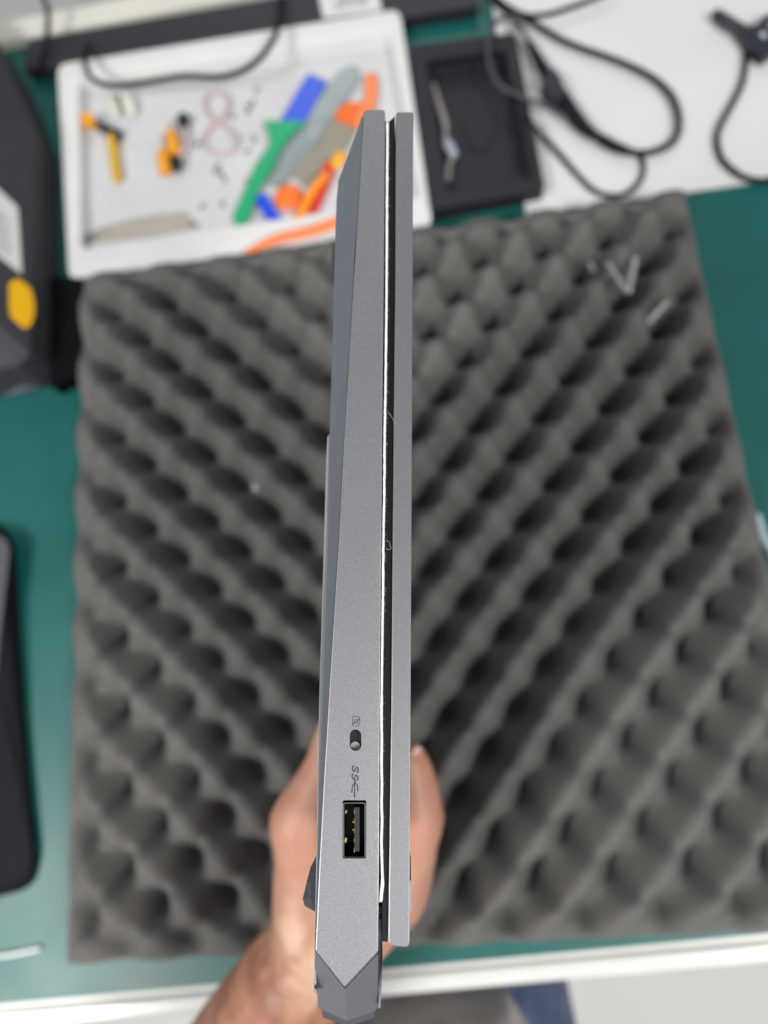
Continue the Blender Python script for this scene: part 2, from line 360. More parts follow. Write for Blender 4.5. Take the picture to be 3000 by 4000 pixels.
lap_poly('gap_shade', [(829, 262), (839.5, 262), (836, 634), (832.5, 1159), (826.5, 1546), (824.3, 1985), (815.5, 1985), (818, 1546), (822, 1159), (826.5, 634)], 0.0035, LEN - 0.004, black_rubber)  # dark filler standing in for the shade deep in the gap
hinge_m = mat('hinge_plastic', (0.30, 0.33, 0.34), 0.22, 0.3, srgb=False)
lap_poly('hinge', [(818.5, 1968), (823, 1968), (826, 2037), (827, 2082), (824.5, 2130), (821.5, 2178), (817.5, 2178)], 0, 0.05, hinge_m, top_d=[0.0035, 0.0035, 0.0035, 0.004, 0.006, 0.009, 0.009])
lap_poly('hinge_pin', [(818.5, 1957), (823.5, 1957), (824.5, 1975), (818.5, 1975)], 0.0012, 0.02, black_gloss)
lap_poly('lid_badge', [(885, 1902), (887.6, 1905), (889.3, 1968), (885, 1972)], 0.0045, 0.03, knob_m)
lap_poly('lid_pad', [(885, 1840), (887.3, 1850), (888, 1901), (885, 1903)], 0.005, 0.03, black_rubber)
# camera shutter switch
sw = lap_poly('switch_slot', sw_px, 0.0019, 0.0024, slot_m)
def disc(cx, cy, rx, n=28): return [(cx + rx * math.cos(2 * math.pi * k / n), cy + rx * math.sin(2 * math.pi * k / n)) for k in range(n)]
lap_poly('switch_knob', disc(767.3, 1612.3, 10.6), 0.0015, 0.0018, knob_m, parent=sw, bevel=0.00008)
# usb socket
def ring_shell(name, outer, inn, d0, d1, m, parent):
    k = len(outer); v = [S(*p, d0) for p in outer] + [S(*p, d0) for p in inn]; v += [p + NW * (d1 - d0) for p in v]
    f = []
    for i in range(k):
        j = (i + 1) % k
        f += [(i, j, k + j, k + i), (i, j, 2 * k + j, 2 * k + i), (k + i, k + j, 3 * k + j, 3 * k + i), (2 * k + i, 2 * k + j, 3 * k + j, 3 * k + i)]
    return mesh(name, v, f, m, parent)
def rr(x0, y0, x1, y1, r): return rounded([(x0, y0), (x1, y0), (x1, y1), (x0, y1)], r)
usb = lap_poly('usb_port', rr(742, 1735, 789, 1850, 3), 0.0095, 0.0105, port_inner)
ring_shell('shell', rr(741.6, 1734.2, 789.4, 1852.3, 4), rr(743.0, 1735.2, 788.0, 1851.4, 3.6), 0.0005, 0.0009, port_steel, usb)
ring_shell('shell_liner', rr(742.2, 1734.8, 788.8, 1851.8, 4), rr(743.4, 1736.0, 787.6, 1850.8, 3.2), 0.0010, 0.0094, port_inner, usb)
lap_poly('tongue', [(766.2, 1744.2), (776.4, 1744.2), (776.2, 1839), (765.9, 1839)], 0.0011, 0.009, tongue_m, parent=usb)
for k in range(5):
    y0 = 1748.5 + k * 20.8
    lap_poly('contact', [(764.9, y0), (766.3, y0 - 1.0), (766.3, y0 + 10.8), (764.9, y0 + 8.5)], 0.0014 + 0.0002 * (k % 2), 0.008, gold, parent=usb)
for x, y, a, b2 in ((747.6, 1753.8, 2.2, 3.6), (746.9, 1815, 2.6, 5.6)):
    lap_poly('spring', [(x + a * math.cos(t), y + b2 * math.sin(t) - 0.5 * a * math.cos(t)) for t in [k * math.pi / 7 for k in range(14)]], 0.0016, 0.0024, gold, parent=usb)
for x, y in ((763, 1776), (763, 1792.8)):
    lap_poly('spring', disc(x, y, 1.7, 10), 0.0022, 0.003, gold, parent=usb)
# printed marks: camera off icon, SS and trident
def stroke_bm(paths, wpx, dep=-0.00003):
    bm = bmesh.new()
    for path, closed in paths:
        k = len(path)
        L, R = [], []
        for i, p in enumerate(path):
            p = Vector(p)
            a = Vector(path[(i - 1) % k]) if (closed or i > 0) else p; b = Vector(path[(i + 1) % k]) if (closed or i < k - 1) else p
            t = (b - a).normalized(); q = Vector((-t.y, t.x)) * wpx / 2
            L.append(p + q); R.append(p - q)
        vl = [bm.verts.new(S(v.x, v.y, dep)) for v in L]; vr = [bm.verts.new(S(v.x, v.y, dep)) for v in R]
        for i in range(k if closed else k - 1):
            j = (i + 1) % k; bm.faces.new((vl[i], vl[j], vr[j], vr[i]))
    return bm
def q5(x, y): return (718.9 + x * 0.1624, 1520.75 + y * 0.1624)
cam_out = [q5(*p) for p in [(266, 165), (344, 165), (346, 192), (358, 204), (358, 252), (344, 264), (344, 297), (266, 297)]]
def dense(pts, closed=True, n=4):
    out = []; k = len(pts)
    for i in range(k if closed else k - 1):
        a, b = pts[i], pts[(i + 1) % k]
        for j in range(n): out.append((a[0] + (b[0] - a[0]) * j / n, a[1] + (b[1] - a[1]) * j / n))
    if not closed: out.append(pts[-1])
    return out
ic = stroke_bm([(dense(cam_out), True), ([q5(310 + 25 * math.cos(t), 232 + 25 * math.sin(t)) for t in [k * math.pi / 10 for k in range(20)]], True), (dense([q5(254, 283), q5(369, 185)], False), False)], 1.35)
from_bm('camera_icon', ic, ink, lap)
sp = [(.80, .98), (.95, .74), (.93, .5), (.5, .99), (.16, .78)]
def sglyph(x0, y0, w_, h_):
    pts = [(.93, .70), (.86, .90), (.62, 1.0), (.34, .96), (.17, .78), (.24, .60), (.50, .50), (.76, .40), (.84, .22), (.66, .04), (.38, .0), (.12, .06), (.02, .28)]
    vv = smooth_path([Vector((a + (b - .5) * .16, b, 0)) for a, b in pts], 3)
    return [q5(x0 + w_ * p.y, y0 + h_ * p.x) for p in vv]
bm = stroke_bm([(sglyph(262, 826, 76, 86), False), (sglyph(256, 932, 78, 84), False)], 2.7)
b2m = stroke_bm([(dense([q5(292, 990), q5(288, 1210)], False, 6), False),
                 ([q5(*p) for p in [(292, 1040), (280, 1066), (264, 1090), (256, 1120), (255, 1165)]], False),
                 ([q5(*p) for p in [(288, 1008), (300, 1045), (322, 1076), (330, 1104), (330, 1145)]], False)], 2.2)
def addpoly(bm_, pts): bm_.faces.new([bm_.verts.new(S(*q5(*p), -0.00004)) for p in pts])
addpoly(b2m, [(274, 1206), (303, 1206), (288, 1250)])
addpoly(b2m, [(255 + 12 * math.cos(t), 1170 + 12 * math.sin(t)) for t in [k * math.pi / 5 for k in range(10)]])
addpoly(b2m, [(320, 1138), (341, 1138), (341, 1158), (320, 1158)])
from_bm('speed_lettering', bm, ink, lap); from_bm('trident_symbol', b2m, ink, lap)

# ------------------------------------------------------------------ fibre sheet between lid and keys
sh = [(836.6, 256), (837.2, 300), (836.2, 394), (836, 474), (835.6, 553), (835.3, 634), (834.6, 700), (833.6, 774), (832.4, 870), (830.8, 967), (830.6, 1030), (829.8, 1089), (828.4, 1159), (827.6, 1260), (826.4, 1360), (825.2, 1450), (824.8, 1493),
      (824.2, 1546), (824.8, 1600), (824.3, 1650), (825, 1693), (824.4, 1740), (825.5, 1773), (824.2, 1820), (825.2, 1860), (826.2, 1893), (826.8, 1912), (824.2, 1930), (822.6, 1948), (821.6, 1957)]
random.seed(3)
lft, rgt = [], []
for i in range(len(sh) - 1):
    (x0, y0), (x1, y1) = sh[i], sh[i + 1]; k = max(1, int((y1 - y0) / 5))
    for j in range(k):
        t = j / k; x = x0 + (x1 - x0) * t; y = y0 + (y1 - y0) * t
        rough = 0.55 if 850 < y < 1350 else 0.3
        wd = 2.5 + (0.35 if y > 1500 else 0) + (0.7 if y > 1900 else 0); wd *= 0.35 if y < 262 else 1
        lft.append((x - wd + random.uniform(-rough, rough), y)); rgt.append((x + wd + random.uniform(-rough, rough), y))
v = []
k = len(lft)
for p, q in zip(lft, rgt):
    c = ((p[0] + q[0]) / 2, p[1])
    v += [S(*p, -0.0002), S(*c, -0.0005), S(*q, -0.0002), S(*p, 0.0005) + NW * 0.02, S(*q, 0.0005) + NW * 0.02]
f = []
for i in range(k - 1):
    a, b = i * 5, (i + 1) * 5
    f += [(a, a + 1, b + 1, b), (a + 1, a + 2, b + 2, b + 1), (a, b, b + 3, a + 3), (a + 2, a + 4, b + 4, b + 2)]
f += [(0, 1, 2, 4, 3), tuple((k - 1) * 5 + q for q in (0, 1, 2, 4, 3))]
sheet = thing('protective_sheet', S(829, 1159, 0.01), 'frayed white fibre sheet sandwiched between the laptop lid and keyboard', 'sheet')
mesh('sheet_edge', v, f, fibre, sheet, smooth=True)
fv, ff = [], []
def hair(pts, r=0.000022):
    vv, f2 = tube_geo(smooth_path(pts, 4), r, 4, base=len(fv)); fv.extend(vv); ff.extend(f2)
for i in range(120):
    y = random.choice([random.uniform(880, 1320), random.uniform(880, 1320), random.uniform(300, 900), random.uniform(1300, 1900)])
    x = np.interp(y, [s_[1] for s_ in sh], [s_[0] for s_ in sh])
    s_ = 1 if random.random() < .8 else -1; l = random.uniform(1.2, 5.5) if s_ > 0 else random.uniform(.6, 1.6)
    dy = random.uniform(-4, 3)
    hair([S(x + s_ * 2, y, .0003), S(x + s_ * (2.2 + l * .5), y + dy * .4 + random.uniform(-.8, .8), .0002), S(x + s_ * (2.2 + l), y + dy, .0004)])
hair([S(833.8, 880, .0003), S(836.5, 888, 0), S(842, 895, -.0002), S(848, 904, -.0002), S(852, 912, -.0001), S(853, 922, .0002)])
hair([S(833, 1168, .0003), S(839, 1169.5, 0), S(842, 1173, 0), S(843, 1181, 0), S(845, 1183, 0), S(844, 1186, 0), S(839, 1187, 0), S(833.5, 1185, .0002)])
fz = mesh('loose_fibres', fv, ff, fibre, sheet); fz['kind'] = 'stuff'

# ------------------------------------------------------------------ the person: arm, shirt, jeans
def ball(c, r, n=10):
    out = []
    for i in range(n + 1):
        th = math.pi * i / n
        for j in range(2 * n):
            ph = math.pi * j / n
            out.append(c + Vector((math.sin(th) * math.cos(ph), math.sin(th) * math.sin(ph), math.cos(th))) * r)
    return out
def hull_into(bm, balls):
    pts = []
    for c, r in balls: pts += ball(c, r)
    vs = [bm.verts.new(p) for p in pts]
    res = bmesh.ops.convex_hull(bm, input=vs)
    kill = [e for e in set(res['geom_interior'] + res['geom_unused']) if isinstance(e, bmesh.types.BMVert)]
    bmesh.ops.delete(bm, geom=list(set(kill)), context='VERTS')
def organic(name, groups, m, parent, voxel=0.002, smooth=6):
    bms = []
    for gr in groups:
        bm = bmesh.new(); hull_into(bm, gr); me = bpy.data.meshes.new('t'); bm.to_mesh(me); bm.free(); bms.append(me)
    bm = bmesh.new()
    for me in bms: bm.from_mesh(me); bpy.data.meshes.remove(me)
    bmesh.ops.recalc_face_normals(bm, faces=bm.faces)
    o = from_bm(name, bm, m, parent, True)
    md = o.modifiers.new('r', 'REMESH'); md.mode = 'VOXEL'; md.voxel_size = voxel; md.use_smooth_shade = True
    md = o.modifiers.new('s', 'SMOOTH'); md.factor = 0.5; md.iterations = smooth
    bpy.context.view_layer.update(); apply_mods(o)
    o.data.polygons.foreach_set('use_smooth', [True] * len(o.data.polygons))
    return o
per = thing('person', Vector((0.05, -0.33, -0.74)), 'seated person in grey shirt and blue jeans gripping the laptop with the left hand', 'person')
W0 = (D(692, 2046, .362), .0255); F0 = (D(640, 2112, .365), .0285); F1 = (D(545, 2262, .382), .034); EL = (D(330, 2600, .43), .043)
p1 = (D(662, 1862, .358), .0165); p2 = (D(866, 1885, .358), .0165); p1d = (D(668, 1880, .392), .017); p1e = (D(690, 1900, .415), .015)
cmc = (D(845, 1930, .355), .018); palm = (D(740, 1960, .372), .024)
imcp = (D(648, 1776, .352), .0142); ipip = (D(697, 1660, .349), .0098); itip = (D(722, 1572, .348), .0078)
mmcp = (D(655, 1786, .376), .0135); mpip = (D(700, 1672, .374), .0098); mtip = (D(723, 1575, .372), .0078)
rmcp = (D(664, 1800, .398), .013); rpip = (D(706, 1690, .396), .0094); rtip = (D(726, 1600, .394), .0075)
lmcp = (D(676, 1820, .418), .012); lpip = (D(712, 1725, .416), .0085); ltip = (D(728, 1650, .414), .0068)
tmcp = (D(893, 1762, .350), .0142); tip_ = (D(893, 1684, .347), .0100); ttip = (D(884, 1638, .345), .0082)
SHO = (Vector((-0.17, -0.46, 0.22)), .055)
skin = mat('skin', (0.50, 0.27, 0.18), 0.5, bump=0.6, bscale=350, srgb=False, bdist=0.0006, sss=0.25)
groups = [[EL, F1], [F1, F0], [F0, W0], [EL, SHO], [W0, palm, cmc], [W0, palm, p1, p1d, p1e], [palm, cmc, p2, p1], [p1, imcp], [p1, p1d, imcp, mmcp], [p1d, mmcp, rmcp], [p1e, p1d, rmcp, lmcp],
          [imcp, ipip], [ipip, itip], [mmcp, mpip], [mpip, mtip], [rmcp, rpip], [rpip, rtip], [lmcp, lpip], [lpip, ltip], [cmc, p2, tmcp], [tmcp, tip_], [tip_, ttip]]
body = organic('body', groups, skin, per, 0.0018, 7)
bm = bmesh.new(); bm.from_mesh(body.data); off_ = root_loc(per); axp = (F1[0] - W0[0]).normalized()
tend = [(W0[0], imcp[0]), (W0[0], tmcp[0]), (palm[0], p2[0])]
for v_ in bm.verts:
    p = v_.co + off_; t_ = (p - W0[0]).dot(axp); dsp = 0
    for c_, w_, dp in ((-.004, .0022, .0016), (.006, .0018, .0010), (-.030, .003, .0007)): dsp -= dp * math.exp(-((t_ - c_ + .0015 * math.sin(p.x * 160)) / w_) ** 2)
    for a_, b_ in tend:
        d_ = b_ - a_; q = (p - a_).dot(d_) / d_.length_squared
        if 0 < q < 1:
            pp = a_ + d_ * q; up_ = (CAM - pp).normalized(); rr_ = (p - pp); lat = (rr_ - up_ * rr_.dot(up_) - d_.normalized() * rr_.dot(d_.normalized())).length
            if rr_.dot(up_) > 0: dsp += .0013 * math.exp(-(lat / .0032) ** 2) * math.sin(math.pi * q)
    for jt in (imcp, tmcp, tip_): dsp += .0012 * math.exp(-(((p - jt[0]).length - jt[1]) / .006) ** 2) * (1 if (p - jt[0]).dot(CAM - jt[0]) > 0 else 0)
    v_.co += v_.normal * dsp
bm.to_mesh(body.data); bm.free()
# pigment: the forearm is more tanned than the hand
wl = W0[0]; ax = (F1[0] - W0[0]).normalized(); bl = root_loc(per)
at = body.data.color_attributes.new('tan', 'FLOAT_COLOR', 'POINT')
nn = len(body.data.vertices); co = np.empty(nn * 3); body.data.vertices.foreach_get('co', co); co = co.reshape(-1, 3) + np.array(bl)
tt = (co - np.array(wl)) @ np.array(ax); tt = np.clip((tt + 0.012) / 0.03, 0, 1)
red = np.zeros(nn)
for jj, rad_ in ((imcp, .016), (ipip, .011), (tmcp, .013), (tip_, .009), (ttip, .009), (mmcp, .013), (p1, .010), (p2, .012)):
    red = np.maximum(red, np.exp(-((np.linalg.norm(co - np.array(jj[0]), axis=1) - jj[1]) / rad_) ** 2))
colv = np.ones((nn, 4)); colv[:, 0] = tt; colv[:, 1] = red; at.data.foreach_set('color', colv.ravel())
nt = skin.node_tree; N = nt.nodes; b = N['Principled BSDF']
vc = N.new('ShaderNodeVertexColor'); vc.layer_name = 'tan'; sepc = N.new('ShaderNodeSeparateColor'); nt.links.new(vc.outputs['Color'], sepc.inputs['Color'])
tc = N.new('ShaderNodeTexCoord'); nz = N.new('ShaderNodeTexNoise'); nz.inputs['Scale'].default_value = 55; nz.inputs['Detail'].default_value = 4; nt.links.new(tc.outputs['Object'], nz.inputs['Vector'])
def mixc(a, bb, fac):
    mx = N.new('ShaderNodeMix'); mx.data_type = 'RGBA'
    if isinstance(a, tuple): mx.inputs['A'].default_value = (*a, 1)
    else: nt.links.new(a, mx.inputs['A'])
    if isinstance(bb, tuple): mx.inputs['B'].default_value = (*bb, 1)
    else: nt.links.new(bb, mx.inputs['B'])
    nt.links.new(fac, mx.inputs['Factor']); return mx.outputs['Result']
crp = N.new('ShaderNodeValToRGB'); crp.color_ramp.elements[0].position = .41; crp.color_ramp.elements[1].position = .60; nt.links.new(nz.outputs['Fac'], crp.inputs['Fac'])
hand_c = mixc((0.67, 0.435, 0.30), (0.47, 0.25, 0.15), crp.outputs['Color'])
hand_c = mixc(hand_c, (0.50, 0.245, 0.165), sepc.outputs['Green'])
arm_c = mixc((0.42, 0.19, 0.115), (0.27, 0.11, 0.068), crp.outputs['Color'])
nt.links.new(mixc(hand_c, arm_c, sepc.outputs['Red']), b.inputs['Base Color'])
# thumb nail
nl = D(907, 1640, .3405); tdir = (ttip[0] - tip_[0]).normalized(); outw = (c2w(Vector((1, -.1, -.9)))).normalized(); outw = (outw - tdir * outw.dot(tdir)).normalized(); sdw = tdir.cross(outw)
nc = ttip[0] + outw * 0.0072 + tdir * 0.001; vs = [nc + outw * 0.0008]
for k in range(14):
    a = 2 * math.pi * k / 14; vs.append(nc + tdir * 0.0062 * math.cos(a) + sdw * 0.0048 * math.sin(a) - outw * 0.0014)
mesh('thumb_nail', vs, [(0, 1 + k, 1 + (k + 1) % 14) for k in range(14)], mat('nail', (0.80, 0.50, 0.44), 0.25, srgb=False), per, True)
shirt_m = mat('grey_shirt_cloth', (0.30, 0.275, 0.26), 0.9, bump=0.6, bscale=900, srgb=False, var=0.12, vscale=40, sheen=0.2)
bc = P(948, 2134, -0.03)
def V3(x, y, z): return Vector((x, y, z))
bx, by = bc.x, bc.y - 0.002
shirt_groups = [[(V3(bx, by - .074, -.10), .068), (V3(bx, by - .072, -.03), .070), (V3(bx + .01, by - .16, -.05), .09)], [(V3(bx + .085, by - .185, -.10), .095), (V3(bx - .05, by - .165, -.10), .09), (V3(bx, by - .16, 0), .09)],
                [(V3(bx, by - .15, -.03), .085), (V3(bx + .06, by - .19, .0), .09), (V3(bx - .07, by - .27, .16), .11), (V3(bx + .07, by - .27, .16), .11)],
                [(V3(-.15, -.46, .22), .065), (V3(bx - .05, by - .27, .18), .10)],
                [(V3(-.16, -.46, .22), .066), ((SHO[0] * .45 + EL[0] * .55), .060)]]
sh_o = organic('shirt', shirt_groups, shirt_m, per, 0.006, 8)
# folds of the cloth
bm = bmesh.new(); bm.from_mesh(sh_o.data)
for v_ in bm.verts:
    p = v_.co
    v_.co += v_.normal * (0.0035 * math.sin(p.x * 55 + p.z * 30 + 2 * math.sin(p.y * 30)) + 0.002 * math.sin(p.x * 120 - p.y * 90))
bm.to_mesh(sh_o.data); bm.free()
jeans_m = mat('blue_denim', (0.055, 0.085, 0.16), 0.85, bump=0.5, bscale=1500, srgb=False, var=0.25, vscale=60, sheen=0.2)
k1 = P(1015, 2090, -.20); k0 = P(790, 2120, -.20)
zt = -.20
jg = [[(V3(k1.x - .005, k1.y + .16, zt), .062), (V3(k1.x + .005, k1.y - .10, zt + .0), .078), (V3(bx + .05, by - .2, zt + .01), .085)],
      [(V3(k0.x + .012, k0.y + .14, zt), .062), (V3(k0.x + .03, k0.y - .08, zt), .075), (V3(bx - .06, by - .2, zt + .01), .095)],
      [(V3(bx - .06, by - .2, zt + .01), .095), (V3(bx + .05, by - .2, zt + .01), .085)],
      [(V3(k1.x - .005, k1.y + .16, zt), .060), (V3(k1.x, k1.y + .14, -.66), .05)], [(V3(k0.x + .01, k0.y + .14, zt), .060), (V3(k0.x, k0.y + .12, -.66), .05)]]
organic('jeans', jg, jeans_m, per, 0.006, 8)

exec_rest = True
# ------------------------------------------------------------------ white parts tray
tray_m = mat('white_tray_plastic', (0.75, 0.75, 0.735), 0.35, srgb=False, var=0.02, vscale=30)
tray = thing('parts_tray', P(520, 320), 'large white plastic tray holding pry tools and screws at the back left', 'tray')
ZR = 0.014
o_px = rounded([(124, 140), (863, 20), (934, 487), (149, 604)], 22, 5); i_px = rounded([(168, 178), (842, 78), (906, 428), (174, 540)], 14, 5)
O = [P(u, v, ZR) for u, v in o_px]; I = [P(u, v, ZR - .001) for u, v in i_px]
ce = sum(I, Vector()) / len(I)
F = [Vector((ce.x + (p.x - ce.x) * .998, ce.y + (p.y - ce.y) * .985, 0.0035)) for p in I]
OB = [Vector((ce.x + (p.x - ce.x) * .965, ce.y + (p.y - ce.y) * .955, 0.0008)) for p in O]
k = len(O); v = O + I + F + OB; f = []
MI = [p.lerp(q, .5) + Vector((0, 0, .0012)) for p, q in zip(O, I)]; v += MI
for i in range(k):
    j = (i + 1) % k
    f += [(i, j, 4 * k + j, 4 * k + i), (4 * k + i, 4 * k + j, k + j, k + i), (k + i, k + j, 2 * k + j, 2 * k + i), (i, j, 3 * k + j, 3 * k + i)]
f += [tuple(3 * k + i for i in range(k))]
t_o = mesh('tray_shell', v, f, tray_m, tray, recalc=False)
bm = bmesh.new(); bm.from_mesh(t_o.data); bmesh.ops.recalc_face_normals(bm, faces=bm.faces); bm.to_mesh(t_o.data); bm.free()
mesh('tray_floor', F + [p - Vector((0, 0, .001)) for p in F], [tuple(range(k)), tuple(range(k, 2 * k))[::-1]] + [(i, (i + 1) % k, k + (i + 1) % k, k + i) for i in range(k)], mat('tray_floor_plastic', (.62, .625, .64), .4, srgb=False, var=.04, vscale=25), tray)
ZF = 0.0038                                    # level of the tray's floor
def poly_item(name, px, z0, th, m, label, cat, bevel=0.0004, group=None, rnd=0):
    if rnd: px = rounded(px, rnd)
    t = thing(name, P(px[0][0], px[0][1], z0), label, cat, group)
    return t
def flat(name, px, z0, th, m, label, cat, rnd=0, group=None, bevel=0.0):
    if rnd: px = rounded(px, rnd, 4)
    o = slab(name, px, z0, z0 + th, m, None, bevel); return tag(o, label, cat, group)
def rod(name, px, z, rad, m, label, cat, flat_=1.0, group=None, n=5, ends=True, closed=False, sides=10):
    pts = [P(u, v, z) for u, v in px]
    o = tube(name, pts, rad, m, None, n=n, flat=flat_, up=UP, round_ends=ends, closed=closed, sides=sides); return tag(o, label, cat, group)
def pl(name, rgb, rough=.4, **k): return mat(name, rgb, rough, **k)
blue_m = pl('blue_plastic', (60, 95, 220)); blue2_m = pl('deep_blue_plastic', (10, 70, 215)); green_m = pl('green_plastic', (20, 165, 110)); clear_m = pl('smoky_clear_plastic', (138, 150, 152), .25, var=.12, vscale=60)
taupe_m = pl('taupe_card', (150, 144, 130), .6, var=.05); or_m = pl('orange_plastic', (255, 120, 40)); or2_m = pl('amber_orange_plastic', (255, 150, 30)); or3_m = pl('dark_orange_plastic', (240, 105, 0)); red_m = pl('red_plastic', (225, 50, 40))
yel_m = pl('yellow_plastic', (245, 165, 20)); blk_m = pl('black_plastic', (30, 32, 38), .4); wht_m = pl('ivory_plastic', (225, 225, 212)); coral_m = pl('coral_plastic', (255, 140, 85))
flat('clear_spudger', [(735, 149), (755, 139), (776, 145), (776, 175), (717, 252), (661, 338), (614, 396), (590, 400), (568, 386), (596, 334), (661, 248)], ZF, .003, clear_m, 'long smoky clear spudger lying diagonally across the tray', 'spudger', rnd=14)
flat('plastic_card', [(751, 215), (775, 268), (751, 315), (657, 401), (630, 376), (681, 313), (717, 257)], ZF + .0005, .0022, taupe_m, 'taupe flat card beside the smoky clear spudger', 'card', rnd=5)
flat('pry_card', [(666, 158), (706, 176), (650, 275), (604, 262)], ZF + .003, .0015, blue_m, 'light blue rectangular pry card above the green spudger', 'pry card', rnd=3)
flat('green_spudger', [(568, 260), (660, 262), (627, 291), (599, 331), (591, 354), (557, 410), (538, 468), (523, 490), (505, 483), (503, 466), (553, 354), (581, 315), (582, 290)], ZF + .0048, .002, green_m, 'green spudger with a wide triangular head', 'spudger', rnd=8)
rod('orange_stick', [(801, 168), (801, 200), (794, 232), (778, 262)], ZF + .004, .0055, coral_m, 'short orange rounded stick at the tray back, behind the laptop corner', 'pry stick', .45)
flat('opening_pick', [(722, 245), (747, 220), (783, 220), (785, 268), (762, 271), (727, 257)], ZF + .003, .0018, or3_m, 'dark orange triangular opening pick beside the laptop corner', 'opening pick', rnd=10)
# round orange disc
ct = P(620, 418, ZF + .006); t = []
bm = bmesh.new(); prof = [(0, .0055), (.006, .0052), (.0098, .0042), (.0118, .002), (.0122, 0), (0, 0)]
vs_ = []
for r_, z_ in prof: vs_.append([bm.verts.new((ct.x + r_ * math.cos(a), ct.y + r_ * math.sin(a), ZF + z_ + .0002)) for a in [2 * math.pi * q / 24 for q in range(24)]])
for a_, b_ in zip(vs_[:-1], vs_[1:]):
    for q in range(24): bm.faces.new((a_[q], a_[(q + 1) % 24], b_[(q + 1) % 24], b_[q]))
bmesh.ops.remove_doubles(bm, verts=bm.verts, dist=1e-6)
tag(from_bm('suction_disc', bm, or_m, None, True), 'round orange domed disc beside the deep blue stick', 'disc')
flat('blue_stick', [(548, 427), (573, 415), (617, 488), (596, 501)], ZF, .005, blue2_m, 'short deep blue stick touching the orange disc', 'pry stick', rnd=7, bevel=.0006)
rod('red_stick', [(713, 355), (700, 392), (686, 430), (673, 468)], ZF + .003, [.0048, .0055, .0046, .0026], red_m, 'tapered red stick under the amber one', 'pry stick', .5)
am = thing('amber_stick', P(690, 410, ZF), 'amber orange pry stick with a round yellow end', 'pry stick')
tube('shaft', [P(u, v, ZF + .0075) for u, v in [(703, 378), (680, 405), (660, 440), (648, 470)]], [.0036, .0042, .0044, .0052], or2_m, am, flat=.5, up=UP, round_ends=True)
tube('tip', [P(u, v, ZF + .0085) for u, v in [(734, 340), (728, 350)]], .0056, mat('amber_yellow_plastic', (255, 180, 40), .4), am, flat=.6, up=UP, round_ends=True)
rod('orange_strip', [(536, 543), (570, 527), (610, 512), (665, 500), (725, 480), (790, 462)], ZR + .0045, [.0022, .0040, .0048, .0050, .0050, .0048], coral_m, 'long coral orange strip lying over the front rim of the tray', 'strip', .35)
flat('clear_sleeve', [(520, 492), (556, 462), (585, 500), (566, 520), (530, 524)], ZF, .003, mat('clear_sleeve', (198, 203, 206), .2, alpha=.8), 'clear plastic sleeve between green spudger and orange strip', 'sleeve', rnd=6)
strip = thing('film_strip', P(300, 492, ZF), 'beige film strip with dark printed end at the tray front left', 'strip')
slab('film', [(182, 506), (223, 491), (261, 477), (336, 463), (400, 457), (412, 470), (410, 493), (336, 509), (250, 520), (182, 529)], ZF, ZF + .0012, mat('beige_film', (176, 168, 158), .5, var=.04), strip)
for q in range(6):
    x = 184 + q * 9.5; y = 509 - q * 3.6
    slab('print', [(x, y), (x + 6, y - 1.3), (x + 6, y + 15 - q * .4), (x, y + 17 - q * .4)], ZF + .00125, ZF + .00135, mat('film_print_%d' % (q > 2), (50, 52, 54) if q < 3 else (150, 146, 142), .6), strip)
# yellow handled tool
tl = thing('small_hammer', P(232, 300, ZF), 'small tool with black bar, yellow tip and amber handle in the tray', 'tool')
tube('handle', [P(u, v, ZF + .003) for u, v in [(242, 297), (247, 340), (253, 384)]], .0044, mat('amber_handle', (225, 165, 50), .3, col2=(215, 175, 20), vscale=40), tl, round_ends=True)
slab('bar', rounded([(192, 262), (200, 256), (262, 283), (255, 299), (240, 295)], 4), ZF, ZF + .006, blk_m, tl)
slab('tip', rounded([(173, 245), (187, 241), (203, 252), (198, 266), (184, 271), (176, 262)], 4), ZF + .006, ZF + .012, yel_m, tl)
cn = thing('round_connector', P(260, 222, ZF), 'round ivory plug with a dark slot near the yellow tipped tool', 'connector')
tube('half', [P(236, 210, ZF + .004), P(244, 228, ZF + .004), P(252, 244, ZF + .004)], [.003, .0042, .0035], wht_m, cn, round_ends=True)
tube('half', [P(272, 206, ZF + .004), P(278, 222, ZF + .004), P(283, 240, ZF + .004)], [.0045, .0062, .005], wht_m, cn, round_ends=True)
slab('slot', [(252, 206), (258, 204), (268, 234), (262, 238)], ZF, ZF + .003, mat('slot_brown', (110, 106, 98), .6), cn)
for (a, b_, c_, lab) in (((363, 262), (369, 286), (379, 330), 'yellow plastic nozzle with ivory tip, upper one of the pair'), ((344, 294), (351, 330), (359, 372), 'yellow plastic nozzle with ivory tip, lower one of the pair')):
    nz_ = thing('glue_nozzle', P(*c_, ZF), lab, 'nozzle', 'ivory tipped yellow nozzles')
    tube('tip', [P(*a, ZF + .003), P(*b_, ZF + .003)], [.0016, .0026], wht_m, nz_, round_ends=True)
    tube('barrel', [P(*b_, ZF + .0035), P(*c_, ZF + .0035)], [.0050, .0058], yel_m, nz_)
vt = thing('capped_tube', P(388, 305, ZF), 'thin pinkish tube with a black cap at each end in the tray', 'tube')
tube('glass', [P(398, 268, ZF + .004), P(402, 310, ZF + .004), P(384, 348, ZF + .004)], .0022, mat('pink_clear', (205, 186, 188), .2), vt)
for (u, v_) in ((396, 261), (380, 354)): tube('cap', [P(u, v_ - 4, ZF + .005), P(u, v_ + 4, ZF + .005)], .0054, mat('cap_black', (12, 13, 20), .5), vt, round_ends=True)
